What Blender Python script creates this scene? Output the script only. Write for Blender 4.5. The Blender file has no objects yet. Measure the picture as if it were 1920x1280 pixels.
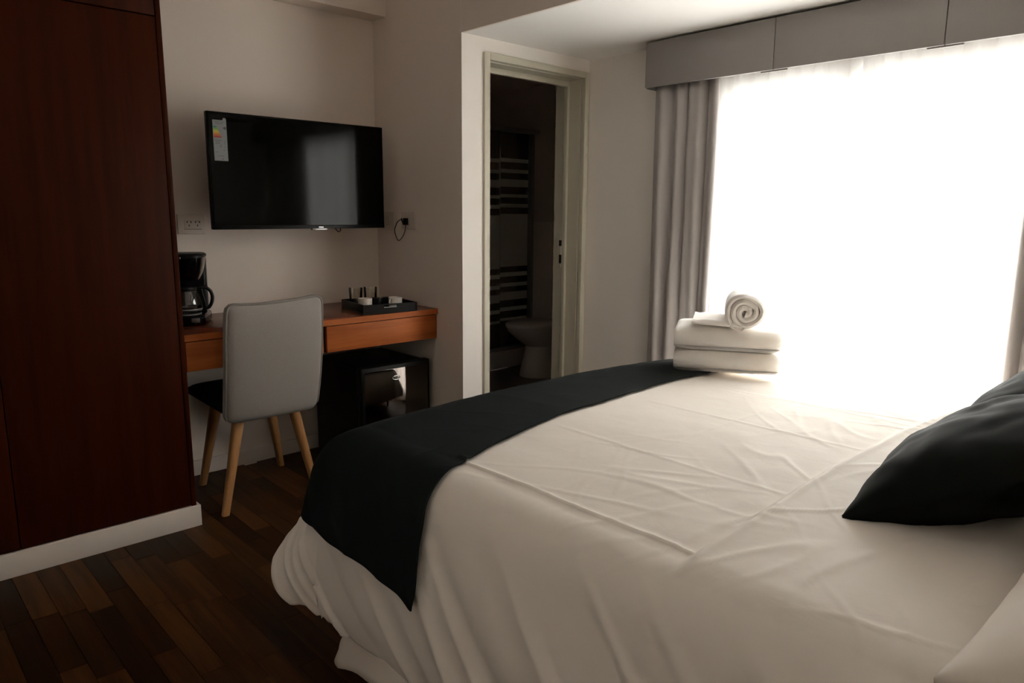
import bpy, bmesh, math, random
from mathutils import Vector, Matrix, noise

random.seed(7)
S = bpy.context.scene
COL = S.collection
PI = math.pi

# ------------------------------------------------------------------ camera
YAW, PITCH, ROLL, FPX, CAMH = math.radians(43.031), math.radians(10.198), math.radians(-0.4447), 1356.46, 1.28
_fw = Vector((math.sin(YAW) * math.cos(PITCH), math.cos(YAW) * math.cos(PITCH), -math.sin(PITCH)))
_rt = Vector((math.cos(YAW), -math.sin(YAW), 0))
_dn = _fw.cross(_rt)
_r2 = _rt * math.cos(ROLL) + _dn * math.sin(ROLL)
_d2 = _dn * math.cos(ROLL) - _rt * math.sin(ROLL)
cam_data = bpy.data.cameras.new('camera')
cam = bpy.data.objects.new('camera', cam_data)
COL.objects.link(cam)
cam_data.sensor_width = 36
cam_data.lens = FPX / 1920 * 36
cam_data.clip_start = 0.02
m = Matrix((( _r2.x, -_d2.x, -_fw.x, 0), (_r2.y, -_d2.y, -_fw.y, 0), (_r2.z, -_d2.z, -_fw.z, CAMH), (0, 0, 0, 1)))
cam.matrix_world = m
S.camera = cam

# ------------------------------------------------------------------ sky and light
SKY = 28.0
w = bpy.data.worlds.new('sky')
S.world = w
w.use_nodes = True
bg = w.node_tree.nodes['Background']
bg.inputs[0].default_value = (1.0, 0.962, 0.91, 1)
bg.inputs[1].default_value = SKY
ld = bpy.data.lights.new('window_portal', 'AREA')
ld.shape = 'RECTANGLE'; ld.size = 1.7; ld.size_y = 1.9
ld.cycles.is_portal = True
lo = bpy.data.objects.new('window_portal', ld)
COL.objects.link(lo)
lo.location = (3.27, 1.16, 1.02)
lo.rotation_euler = (0, math.radians(90), 0)
lo.rotation_euler = (math.radians(90), 0, math.radians(90))

S.view_settings.view_transform = 'Standard'
S.view_settings.look = 'None'
S.view_settings.gamma = 1
S.view_settings.use_curve_mapping = False
S.view_settings.exposure = 0.0
S.cycles.max_bounces = 14
S.cycles.diffuse_bounces = 8
S.cycles.transparent_max_bounces = 16
S.cycles.sample_clamp_direct = 3.0
S.cycles.caustics_reflective = False
S.cycles.caustics_refractive = False

# ------------------------------------------------------------------ materials
def lin(r, g, b):
    f = lambda c: (c / 255) / 12.92 if c / 255 <= 0.04045 else ((c / 255 + 0.055) / 1.055) ** 2.4
    return (f(r), f(g), f(b), 1)

def mat(name, color, rough=0.6, metal=0.0, spec=0.5, noise_amt=0.0, noise_scale=8, bump=0.0, bump_scale=200, coat=0.0, sheen=0.0, emit=None):
    mt = bpy.data.materials.new(name); mt.use_nodes = True
    nt = mt.node_tree; p = nt.nodes['Principled BSDF']
    c = color if len(color) == 4 else (*color, 1)
    p.inputs['Base Color'].default_value = c
    p.inputs['Roughness'].default_value = rough
    p.inputs['Metallic'].default_value = metal
    p.inputs['Specular IOR Level'].default_value = spec
    p.inputs['Coat Weight'].default_value = coat
    p.inputs['Coat Roughness'].default_value = 0.15
    p.inputs['Sheen Weight'].default_value = sheen
    if noise_amt or bump:
        tc = nt.nodes.new('ShaderNodeTexCoord')
    if noise_amt:
        n = nt.nodes.new('ShaderNodeTexNoise'); n.inputs['Scale'].default_value = noise_scale; n.inputs['Detail'].default_value = 5
        nt.links.new(tc.outputs['Object'], n.inputs['Vector'])
        r = nt.nodes.new('ShaderNodeMixRGB'); r.blend_type = 'MIX'
        r.inputs[1].default_value = tuple(x * (1 - noise_amt) for x in c[:3]) + (1,)
        r.inputs[2].default_value = tuple(min(1, x * (1 + noise_amt)) for x in c[:3]) + (1,)
        nt.links.new(n.outputs['Fac'], r.inputs[0]); nt.links.new(r.outputs[0], p.inputs['Base Color'])
    if bump:
        n2 = nt.nodes.new('ShaderNodeTexNoise'); n2.inputs['Scale'].default_value = bump_scale; n2.inputs['Detail'].default_value = 4
        nt.links.new(tc.outputs['Object'], n2.inputs['Vector'])
        b = nt.nodes.new('ShaderNodeBump'); b.inputs['Strength'].default_value = bump; b.inputs['Distance'].default_value = 0.004
        nt.links.new(n2.outputs['Fac'], b.inputs['Height']); nt.links.new(b.outputs[0], p.inputs['Normal'])
    return mt

def wood(name, dark, light, axis='x', scale=3.0, rough=0.35, per_object=False, coat=0.0, spec=0.5):
    """grain stretched along one axis"""
    mt = bpy.data.materials.new(name); mt.use_nodes = True
    nt = mt.node_tree; p = nt.nodes['Principled BSDF']
    p.inputs['Roughness'].default_value = rough
    p.inputs['Specular IOR Level'].default_value = spec
    p.inputs['Coat Weight'].default_value = coat
    p.inputs['Coat Roughness'].default_value = 0.2
    geo = nt.nodes.new('ShaderNodeNewGeometry')
    mp = nt.nodes.new('ShaderNodeMapping')
    st = {'x': (0.06, 1, 1), 'y': (1, 0.06, 1), 'z': (1, 1, 0.06)}[axis]
    mp.inputs['Scale'].default_value = st
    nt.links.new(geo.outputs['Position'], mp.inputs['Vector'])
    oi = nt.nodes.new('ShaderNodeObjectInfo')
    if per_object:
        sc = nt.nodes.new('ShaderNodeMath'); sc.operation = 'MULTIPLY'; sc.inputs[1].default_value = 37.0
        nt.links.new(oi.outputs['Random'], sc.inputs[0])
        cb = nt.nodes.new('ShaderNodeCombineXYZ')
        for i in range(3): nt.links.new(sc.outputs[0], cb.inputs[i])
        nt.links.new(cb.outputs[0], mp.inputs['Location'])
    n = nt.nodes.new('ShaderNodeTexNoise'); n.inputs['Scale'].default_value = scale * 10; n.inputs['Detail'].default_value = 6; n.inputs['Roughness'].default_value = 0.65
    nt.links.new(mp.outputs[0], n.inputs['Vector'])
    r = nt.nodes.new('ShaderNodeValToRGB')
    r.color_ramp.elements[0].position = 0.3; r.color_ramp.elements[0].color = (*dark, 1)
    r.color_ramp.elements[1].position = 0.72; r.color_ramp.elements[1].color = (*light, 1)
    nt.links.new(n.outputs['Fac'], r.inputs[0])
    out = r.outputs[0]
    if per_object:
        mr = nt.nodes.new('ShaderNodeMapRange'); mr.inputs[3].default_value = 0.35; mr.inputs[4].default_value = 1.55
        nt.links.new(oi.outputs['Random'], mr.inputs[0])
        mx = nt.nodes.new('ShaderNodeVectorMath'); mx.operation = 'SCALE'
        nt.links.new(out, mx.inputs[0]); nt.links.new(mr.outputs[0], mx.inputs['Scale'])
        out = mx.outputs[0]
    nt.links.new(out, p.inputs['Base Color'])
    return mt

def cloth(name, color, rough=0.85, weave=900, bump=0.15, sheen=0.0, var=0.06, spec=0.3, big=0.0, big_scale=14):
    mt = bpy.data.materials.new(name); mt.use_nodes = True
    nt = mt.node_tree; p = nt.nodes['Principled BSDF']
    p.inputs['Roughness'].default_value = rough; p.inputs['Specular IOR Level'].default_value = spec
    p.inputs['Sheen Weight'].default_value = sheen
    tc = nt.nodes.new('ShaderNodeTexCoord')
    n = nt.nodes.new('ShaderNodeTexNoise'); n.inputs['Scale'].default_value = weave; n.inputs['Detail'].default_value = 2
    nt.links.new(tc.outputs['Object'], n.inputs['Vector'])
    r = nt.nodes.new('ShaderNodeMixRGB')
    r.inputs[1].default_value = tuple(x * (1 - var) for x in color) + (1,)
    r.inputs[2].default_value = tuple(min(1, x * (1 + var)) for x in color) + (1,)
    nt.links.new(n.outputs['Fac'], r.inputs[0]); nt.links.new(r.outputs[0], p.inputs['Base Color'])
    b = nt.nodes.new('ShaderNodeBump'); b.inputs['Strength'].default_value = bump; b.inputs['Distance'].default_value = 0.001
    nt.links.new(n.outputs['Fac'], b.inputs['Height'])
    last = b
    if big:
        n2 = nt.nodes.new('ShaderNodeTexNoise'); n2.inputs['Scale'].default_value = big_scale; n2.inputs['Detail'].default_value = 5; n2.inputs['Distortion'].default_value = 0.6
        nt.links.new(tc.outputs['Object'], n2.inputs['Vector'])
        b2 = nt.nodes.new('ShaderNodeBump'); b2.inputs['Strength'].default_value = big; b2.inputs['Distance'].default_value = 0.01
        nt.links.new(n2.outputs['Fac'], b2.inputs['Height']); nt.links.new(b.outputs[0], b2.inputs['Normal'])
        last = b2
    nt.links.new(last.outputs[0], p.inputs['Normal'])
    return mt

def sheer_mat(name, color, transp, transl):
    mt = bpy.data.materials.new(name); mt.use_nodes = True
    nt = mt.node_tree; nt.nodes.clear()
    o = nt.nodes.new('ShaderNodeOutputMaterial')
    t = nt.nodes.new('ShaderNodeBsdfTransparent'); t.inputs[0].default_value = (1, 1, 1, 1)
    tl = nt.nodes.new('ShaderNodeBsdfTranslucent'); tl.inputs[0].default_value = (*color, 1)
    d = nt.nodes.new('ShaderNodeBsdfDiffuse'); d.inputs[0].default_value = (*color, 1)
    m1 = nt.nodes.new('ShaderNodeMixShader'); m1.inputs[0].default_value = transl
    nt.links.new(d.outputs[0], m1.inputs[1]); nt.links.new(tl.outputs[0], m1.inputs[2])
    m2 = nt.nodes.new('ShaderNodeMixShader'); m2.inputs[0].default_value = transp
    nt.links.new(m1.outputs[0], m2.inputs[1]); nt.links.new(t.outputs[0], m2.inputs[2])
    nt.links.new(m2.outputs[0], o.inputs[0])
    return mt

def clear_glass(name, tint=(1, 1, 1), refl=0.08, rough=0.02):
    mt = bpy.data.materials.new(name); mt.use_nodes = True
    nt = mt.node_tree; nt.nodes.clear()
    o = nt.nodes.new('ShaderNodeOutputMaterial')
    t = nt.nodes.new('ShaderNodeBsdfTransparent'); t.inputs[0].default_value = (*tint, 1)
    g = nt.nodes.new('ShaderNodeBsdfGlossy'); g.inputs['Roughness'].default_value = rough
    lw = nt.nodes.new('ShaderNodeFresnel'); lw.inputs[0].default_value = 1.45
    mx = nt.nodes.new('ShaderNodeMath'); mx.operation = 'MAXIMUM'; mx.inputs[1].default_value = refl
    nt.links.new(lw.outputs[0], mx.inputs[0])
    mm = nt.nodes.new('ShaderNodeMixShader')
    nt.links.new(mx.outputs[0], mm.inputs[0]); nt.links.new(t.outputs[0], mm.inputs[1]); nt.links.new(g.outputs[0], mm.inputs[2])
    nt.links.new(mm.outputs[0], o.inputs[0])
    return mt

M = {}
M['wall'] = mat('wall_paint', (0.78, 0.69, 0.61), 0.85, spec=0.2, bump=0.10, bump_scale=350)
M['wall_bright'] = mat('brightened_wall_paint', (0.85, 0.80, 0.745), 0.85, spec=0.2, bump=0.06, bump_scale=350)  # paler than the beige paint, with brightness from the light put into it
M['ceiling'] = mat('ceiling_paint', (0.90, 0.875, 0.84), 0.9, spec=0.1)
M['frame'] = mat('door_frame_paint', (0.58, 0.545, 0.44), 0.45, spec=0.4)
M['white_trim'] = mat('white_trim_paint', (0.70, 0.62, 0.55), 0.45, spec=0.4)
M['plank'] = wood('floor_plank_wood', (0.026, 0.0092, 0.0024), (0.082, 0.031, 0.009), 'y', 3.0, 0.45, True, spec=0.15)
M['subfloor'] = mat('subfloor', (0.02, 0.011, 0.006), 0.7)
M['mahogany'] = wood('mahogany_veneer', (0.024, 0.0038, 0.0007), (0.046, 0.0082, 0.0014), 'z', 2.2, 0.5, coat=0.0, spec=0.06)
M['desk_wood'] = wood('desk_front_veneer', (0.30, 0.075, 0.018), (0.50, 0.145, 0.038), 'x', 2.2, 0.45, spec=0.12)
M['desk_top'] = wood('desk_top_veneer', (0.13, 0.028, 0.010), (0.21, 0.05, 0.018), 'x', 2.2, 0.25, spec=0.3)
M['dark_gap'] = mat('dark_recess', (0.01, 0.006, 0.004), 0.8)
M['oak'] = wood('oak_leg', (0.34, 0.155, 0.05), (0.50, 0.25, 0.09), 'z', 3.0, 0.45)
M['chair_fabric'] = cloth('grey_chair_weave', (0.30, 0.272, 0.25), 0.95, 420, 0.5, 0.15, 0.22)
M['chair_piping'] = cloth('grey_chair_piping', (0.21, 0.19, 0.17), 0.95, 420, 0.4, 0.1, 0.15)
M['seat_fabric'] = cloth('black_seat_weave', (0.012, 0.010, 0.010), 0.9, 420, 0.4, 0.0, 0.2, spec=0.1)
M['linen'] = cloth('white_bed_linen', (0.85, 0.79, 0.725), 0.62, 1400, 0.05, 0.0, 0.02, spec=0.10, big=0.12, big_scale=16)
M['sheet'] = cloth('white_sheet', (0.76, 0.69, 0.62), 0.75, 1400, 0.05, 0.0, 0.02, spec=0.3)
M['runner'] = cloth('dark_runner_weave', (0.0085, 0.011, 0.0108), 0.9, 700, 0.3, 0.0, 0.2, spec=0.10)
M['cushion'] = cloth('dark_cushion_satin', (0.0042, 0.0052, 0.0047), 0.75, 900, 0.15, 0.0, 0.15, spec=0.10)
M['towel'] = cloth('white_terry', (0.92, 0.88, 0.83), 0.98, 500, 0.9, 0.3, 0.06, spec=0.1, big=0.15, big_scale=60)
M['towel'].node_tree.nodes['Principled BSDF'].inputs['Subsurface Weight'].default_value = 0.8
M['towel'].node_tree.nodes['Principled BSDF'].inputs['Subsurface Radius'].default_value = (1, 0.95, 0.9)
M['towel'].node_tree.nodes['Principled BSDF'].inputs['Subsurface Scale'].default_value = 0.05
M['roll'] = cloth('white_terry_roll', (0.94, 0.90, 0.86), 0.98, 500, 0.9, 0.3, 0.06, spec=0.1)
M['curtain'] = cloth('grey_blackout_satin', (0.44, 0.41, 0.395), 0.42, 800, 0.1, 0.0, 0.05, spec=0.45)
M['valance'] = cloth('grey_valance_cloth', (0.265, 0.243, 0.233), 0.75, 500, 0.25, 0.1, 0.10, spec=0.3)
M['sheer'] = sheer_mat('white_sheer', (0.95, 0.95, 0.945), 0.14, 0.80)
M['pane'] = clear_glass('window_glass', (0.97, 0.98, 0.98))
M['alu'] = mat('white_window_frame', (0.72, 0.68, 0.64), 0.4)
M['black'] = mat('black_plastic', (0.005, 0.0045, 0.0045), 0.4, spec=0.25)
M['black_gloss'] = mat('black_gloss', (0.003, 0.0026, 0.0026), 0.15, spec=0.3)
M['screen'] = mat('tv_screen', (0.0008, 0.0008, 0.0008), 0.07, spec=0.12)
M['bezel'] = mat('tv_bezel', (0.004, 0.004, 0.0036), 0.35, spec=0.12)
M['chrome'] = mat('chrome', (0.75, 0.74, 0.73), 0.15, metal=1.0)
M['steel'] = mat('brushed_grey', (0.35, 0.34, 0.33), 0.35, metal=0.8)
M['plate'] = mat('outlet_plastic', (0.62, 0.53, 0.45), 0.4)
M['plate_insert'] = mat('outlet_insert', (0.56, 0.48, 0.41), 0.35)
M['slot'] = mat('slot_black', (0.008, 0.006, 0.005), 0.7)
M['fridge'] = mat('fridge_black', (0.005, 0.0045, 0.004), 0.45, spec=0.15)
M['fridge_door'] = mat('fridge_mirror_door', (0.10, 0.086, 0.078), 0.05, metal=1.0)
M['ceramic'] = mat('white_ceramic', (0.70, 0.64, 0.57), 0.18, spec=0.5)
M['glass'] = clear_glass('tumbler_glass', (0.93, 0.93, 0.90), 0.10)
M['carafe'] = clear_glass('carafe_glass', (0.80, 0.80, 0.78), 0.14)
M['tray'] = mat('dark_tray', (0.008, 0.007, 0.0065), 0.5, spec=0.15)
M['tile_dark'] = mat('bath_wall_upper', (0.60, 0.50, 0.44), 0.55)
M['tile_low'] = mat('bath_tile_lower', (0.74, 0.64, 0.59), 0.45)
M['bath_floor'] = mat('bath_floor_tile', (0.10, 0.08, 0.07), 0.5)
M['frost'] = mat('frosted_band', (0.55, 0.52, 0.46), 0.6)
M['screen_glass'] = clear_glass('shower_glass', (0.62, 0.60, 0.56), 0.05, 0.05)
M['sanitary'] = mat('sanitary_white', (0.60, 0.54, 0.50), 0.25)
M['label_white'] = mat('label_paper', (0.20, 0.205, 0.21), 0.6)
M['ink'] = mat('label_ink', (0.06, 0.06, 0.065), 0.7)
for nm, c in (('teal', (0.01, 0.16, 0.12)), ('green', (0.10, 0.28, 0.03)), ('lime', (0.32, 0.38, 0.03)), ('yellow', (0.55, 0.42, 0.02)), ('amber', (0.55, 0.22, 0.015)), ('orange', (0.5, 0.10, 0.01)), ('red', (0.32, 0.03, 0.012))):
    M['lab_' + nm] = mat('label_' + nm, c, 0.6)
M['concrete'] = mat('blocker_concrete', (0.55, 0.53, 0.50), 0.9)

# ------------------------------------------------------------------ mesh helpers
class MB:
    def __init__(self): self.bm = bmesh.new()
    def box(self, x0, y0, z0, x1, y1, z1, bev=0.0, seg=2, xf=None):
        t = bmesh.new()
        bmesh.ops.create_cube(t, size=1)
        for v in t.verts:
            v.co = Vector(((x0 + x1) / 2 + v.co.x * (x1 - x0), (y0 + y1) / 2 + v.co.y * (y1 - y0), (z0 + z1) / 2 + v.co.z * (z1 - z0)))
        if bev: bmesh.ops.bevel(t, geom=t.edges[:], offset=bev, segments=seg, profile=0.5, affect='EDGES')
        return self.merge(t, xf)
    def merge(self, t, xf=None):
        if xf:
            for v in t.verts: v.co = xf @ v.co
        me = bpy.data.meshes.new('tmp'); t.to_mesh(me); t.free()
        self.bm.from_mesh(me); bpy.data.meshes.remove(me); return self
    def grid(self, nu, nv, fn, flip=False, close_u=False):
        vs = [[self.bm.verts.new(fn(i / nu, j / nv)) for j in range(nv + 1)] for i in range(nu + (0 if close_u else 1))]
        n = len(vs)
        for i in range(nu):
            a, b = vs[i], vs[(i + 1) % n]
            for j in range(nv):
                q = [a[j], b[j], b[j + 1], a[j + 1]]
                if flip: q.reverse()
                self.bm.faces.new(q)
        return self
    def lathe(self, prof, c=(0, 0, 0), seg=32, cap=True):
        rings = []
        for r, z in prof:
            if r < 1e-6: rings.append([self.bm.verts.new((c[0], c[1], c[2] + z))])
            else: rings.append([self.bm.verts.new((c[0] + r * math.cos(2 * PI * k / seg), c[1] + r * math.sin(2 * PI * k / seg), c[2] + z)) for k in range(seg)])
        for a, b in zip(rings, rings[1:]):
            for k in range(seg):
                k2 = (k + 1) % seg
                if len(a) == 1 and len(b) == 1: continue
                if len(a) == 1: self.bm.faces.new((a[0], b[k2], b[k]))
                elif len(b) == 1: self.bm.faces.new((a[k], a[k2], b[0]))
                else: self.bm.faces.new((a[k], a[k2], b[k2], b[k]))
        if cap:
            for rg, fl in ((rings[0], True), (rings[-1], False)):
                if len(rg) > 1: self.bm.faces.new(list(reversed(rg)) if fl else rg)
        return self
    def tube(self, pts, r, seg=8, closed=False):
        pts = [Vector(p) for p in pts]; n = len(pts)
        rr = r if isinstance(r, (list, tuple)) else [r] * n
        rings = []; up = None
        for i, p in enumerate(pts):
            a = pts[(i - 1) % n] if closed or i > 0 else p
            b = pts[(i + 1) % n] if closed or i < n - 1 else p
            d = (b - a).normalized()
            if up is None:
                up = Vector((0, 0, 1)) if abs(d.z) < 0.9 else Vector((1, 0, 0))
            sx = d.cross(up).normalized(); up = sx.cross(d).normalized()
            rings.append([self.bm.verts.new(p + rr[i] * (sx * math.cos(2 * PI * k / seg) + up * math.sin(2 * PI * k / seg))) for k in range(seg)])
        m_ = n if closed else n - 1
        for i in range(m_):
            a, b = rings[i], rings[(i + 1) % n]
            for k in range(seg): self.bm.faces.new((a[k], a[(k + 1) % seg], b[(k + 1) % seg], b[k]))
        if not closed:
            self.bm.faces.new(list(reversed(rings[0]))); self.bm.faces.new(rings[-1])
        return self
    def loft(self, rings, cap=True):
        """rings: list of lists of points, same count"""
        R = [[self.bm.verts.new(p) for p in r] for r in rings]
        n = len(R[0])
        for a, b in zip(R, R[1:]):
            for k in range(n): self.bm.faces.new((a[k], a[(k + 1) % n], b[(k + 1) % n], b[k]))
        if cap:
            self.bm.faces.new(list(reversed(R[0]))); self.bm.faces.new(R[-1])
        return self
    def build(self, name, material, parent=None, smooth=False, angle=None):
        bmesh.ops.recalc_face_normals(self.bm, faces=self.bm.faces[:])
        me = bpy.data.meshes.new(name); self.bm.to_mesh(me); self.bm.free()
        if smooth:
            for p in me.polygons: p.use_smooth = True
            if angle: me.set_sharp_from_angle(angle=math.radians(angle))
        me.materials.append(material)
        o = bpy.data.objects.new(name, me); COL.objects.link(o)
        if parent: o.parent = parent
        return o

def box(name, x0, y0, z0, x1, y1, z1, material, parent=None, bev=0.0, seg=2):
    return MB().box(x0, y0, z0, x1, y1, z1, bev, seg).build(name, material, parent, smooth=bev > 0, angle=40 if bev > 0 else None)
def thing(name, label, cat, loc=(0, 0, 0), rotz=0, group=None):
    o = bpy.data.objects.new(name, None); COL.objects.link(o)
    o.empty_display_size = 0.05
    o.location = loc; o.rotation_euler = (0, 0, rotz)
    o['label'] = label; o['category'] = cat
    if group: o['group'] = group
    return o
def tag(o, label, cat, group=None):
    o['label'] = label; o['category'] = cat
    if group: o['group'] = group
    return o
def struct(o, label=None, cat=None):
    o['kind'] = 'structure'
    if label: o['label'] = label
    if cat: o['category'] = cat
    return o
def sempty(name, label, cat):
    o = bpy.data.objects.new(name, None); COL.objects.link(o); o.empty_display_size = 0.05
    return struct(o, label, cat)

# ------------------------------------------------------------------ the room (X along the TV wall, Y towards it)
XL, XP, XW = -0.90, 2.2414, 3.14        # left wall, partition with sockets, window wall
YB, YD, YT = -0.36, 2.76, 3.511         # wall behind, door wall, TV wall
ZN, ZC = 2.093, 2.62                    # niche ceiling, main ceiling
ZBM = 2.27

struct(box('wall_back', XL - 0.1, YT, -0.05, XP + 0.1, YT + 0.12, ZC + 0.1, M['wall']), 'beige plastered wall behind the television and desk', 'wall')
struct(box('wall_right', XP, YD + 0.003, -0.05, XP + 0.10, YT, ZC + 0.1, M['wall']), 'beige partition wall with two socket plates beside the desk', 'wall')
struct(box('wall_left', XL - 0.1, YB - 0.1, -0.05, XL, YT, ZC + 0.1, M['wall_bright']), 'pale wall at the far left of the room', 'wall')  # out of view, painted pale to bounce more window light
struct(box('wall_front', XL - 0.1, YB - 0.1, -0.05, XW + 0.12, YB, ZC + 0.1, M['wall_bright']), 'pale wall at the head of the bed', 'wall')  # also unseen, its paint kept pale for extra bounce
struct(box('ceiling', XL - 0.1, YB - 0.1, ZC, XP + 0.02, YT + 0.1, ZC + 0.1, M['ceiling']), 'main ceiling of the bedroom', 'ceiling')
# dropped ceiling over the window recess, its beige face flush with the partition
drop = sempty('ceiling_recess', 'lower white ceiling over the window recess', 'ceiling')
box('ceiling_panel', XP + 0.012, YB, ZN, XW + 0.12, YD, ZN + 0.04, M['ceiling'], drop)
box('bulkhead_face', XP, YB, ZN, XP + 0.012, YD, ZC, M['wall'], drop)
struct(box('trim_1', XL, 3.385, ZBM, XP, YT, ZC, M['wall']), 'beige beam running along the top of the television wall', 'beam')

# door wall : pieces round the opening
DX0, DX1, DZ = 2.385, 3.105, 2.006
dw = sempty('wall_door', 'pale wall round the bathroom doorway', 'wall')
MB().box(XP, YD, -0.05, XP + 0.1, YD + 0.003, ZN + 0.3).box(XP + 0.1, YD, -0.05, DX0, 2.96, ZN + 0.3).build('wall_panel', M['wall_bright'], dw)  # strip beside the partition: window light put into its paler colour
MB().box(DX0, YD, DZ, DX1, 2.96, ZN + 0.3).build('wall_panel', M['wall_bright'], dw)
MB().box(DX1, YD, -0.05, XW + 0.12, 2.96, ZN + 0.3).build('wall_panel', M['wall_bright'], dw)

# door frame
df = sempty('door_1', 'pale olive painted door frame of the dark bathroom doorway', 'door frame')
cw = 0.034
def casing(name, x0, z0, x1, z1):
    box(name, x0, YD - 0.014, z0, x1, YD + 0.02, z1, M['frame'], df, 0.004)
casing('casing', DX0 - 0.012, 0, DX0 + 0.024, 2.027)
casing('casing', DX1 - 0.008, 0, DX1 + 0.027, 2.027)
casing('casing', DX0 + 0.024, DZ - 0.012, DX1 - 0.008, 2.027)
for nm, x0, x1, z0, z1 in (('jamb', DX0, DX0 + 0.022, 0, 1.99), ('jamb', DX1 - 0.010, DX1, 0, 1.99), ('head_jamb', DX0, DX1, 1.99, DZ)):
    box(nm, x0, YD + 0.02, z0, x1, 2.965, z1, M['frame'], df)
box('door_stop', DX0 + 0.022, 2.86, 0, DX0 + 0.036, 2.885, 1.975, M['frame'], df, 0.003)
box('door_stop', DX1 - 0.028, 2.86, 0, DX1 - 0.010, 2.885, 1.975, M['frame'], df, 0.003)
box('door_stop', DX0 + 0.022, 2.86, 1.962, DX1 - 0.010, 2.885, 1.99, M['frame'], df, 0.003)
sp = box('strike_plate', DX1 - 0.030, 2.887, 0.96, DX1 - 0.010, 2.912, 1.16, M['frame'], df, 0.001)
box('latch_hole', DX1 - 0.0310, 2.8862, 1.085, DX1 - 0.024, 2.902, 1.118, M['slot'], sp)
box('bolt_hole', DX1 - 0.0310, 2.8862, 0.985, DX1 - 0.024, 2.900, 1.035, M['slot'], sp)

# window wall
WY0, WY1, WZ0, WZ1 = 0.34, 1.98, 0.08, 1.93
ww = sempty('wall_window', 'pale wall with the wide window behind the curtains', 'wall')
for (y0, z0, y1, z1) in ((YB, -0.05, WY0, ZN + 0.3), (WY1, -0.05, YD, ZN + 0.3), (WY0, -0.05, WY1, WZ0), (WY0, WZ1, WY1, ZN + 0.3)):
    MB().box(XW, y0, z0, XW + 0.12, y1, z1).build('wall_panel', M['wall_bright'], ww)
win = sempty('window_1', 'wide white framed sliding window behind the sheer curtains', 'window')
fx0, fx1 = XW + 0.03, XW + 0.09
for nm, a in (('window_frame', (fx0, WY0, WZ0, fx1, WY0 + 0.05, WZ1)), ('window_frame', (fx0, WY1 - 0.05, WZ0, fx1, WY1, WZ1)),
              ('window_frame', (fx0, WY0 + 0.05, WZ0, fx1, WY1 - 0.05, WZ0 + 0.06)), ('window_frame', (fx0, WY0 + 0.05, WZ1 - 0.055, fx1, WY1 - 0.05, WZ1))):
    box(nm, *a, M['alu'], win, 0.004)
YM = 1.29
def sash(y0, y1, x):
    root = None
    parts = [(y0, WZ0 + 0.06, y0 + 0.055, WZ1 - 0.055), (y1 - 0.055, WZ0 + 0.06, y1, WZ1 - 0.055), (y0 + 0.055, WZ0 + 0.06, y1 - 0.055, WZ0 + 0.12), (y0 + 0.055, WZ1 - 0.10, y1 - 0.055, WZ1 - 0.055)]
    b = MB()
    for p in parts: b.box(x, p[0], p[1], x + 0.03, p[2], p[3], 0.003)
    s = b.build('sash', M['alu'], win)
    box('pane', x + 0.012, y0 + 0.05, WZ0 + 0.115, x + 0.017, y1 - 0.05, WZ1 - 0.095, M['pane'], s)
    return s
sA = sash(YM - 0.02, WY1 - 0.05, fx0 + 0.001)
sB = sash(WY0 + 0.05, YM + 0.04, fx0 + 0.031)
box('sash_handle', fx0 - 0.022, YM - 0.005, 0.95, fx0 + 0.002, YM + 0.02, 1.13, M['steel'], sA, 0.006)

# outside: unseen slab added to block light from below
struct(box('floor_light_blocker', XW + 0.12, -1.2, -0.2, XW + 1.2, 2.86, -0.05, M['concrete']), 'unseen concrete slab outside the window, added to block light from below', 'light blocker')

# floor: planks along Y
flo = struct(box('floor', XL - 0.05, YB - 0.05, -0.05, XW + 0.1, YT + 0.05, -0.012, M['subfloor']), 'dark brown strip wood floor', 'floor')
pm = MB().box(-0.5, -0.5, -1, 0.5, 0.5, 0).build('plank', M['plank'], flo)
first = True
W_ = 0.072
field = MB()
nst = int((XW - XL) / W_) + 1
for i in range(nst):
    x = XL + (i + 0.5) * W_
    y = YB - random.random() * 0.4
    while y < YT:
        L = random.choice((0.36, 0.42, 0.48, 0.56))
        y0, y1 = max(y, YB), min(y + L, YT)
        y += L
        if y1 - y0 < 0.03: continue
        vis = (-0.05 < x < 1.05 and y1 > 1.0) or (1.05 <= x < XP and y1 > 2.2)
        if x > XP and y0 > YD: continue
        dz = random.uniform(-0.0006, 0.0004)
        if vis:
            if first: o = pm; first = False
            else:
                o = pm.copy(); COL.objects.link(o); o.parent = flo
            o.location = (x, (y0 + y1) / 2, dz); o.scale = (W_ - 0.0016, y1 - y0 - 0.0016, 0.0115)
        else:
            field.box(x - W_ / 2 + 0.0008, y0 + 0.0008, -0.0115, x + W_ / 2 - 0.0008, y1 - 0.0008, dz)
fo = field.build('plank_field', M['plank'], flo); fo['kind'] = 'stuff'

# baseboards
b1 = struct(box('baseboard_back', 0.97, YT - 0.014, 0, XP, YT, 0.075, M['white_trim'], None, 0.003), 'white skirting board along the television wall', 'baseboard')
struct(box('baseboard_right', XP - 0.013, YD, 0, XP, YT - 0.014, 0.075, M['white_trim'], None, 0.003), 'white skirting board along the socket wall', 'baseboard')

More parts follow.
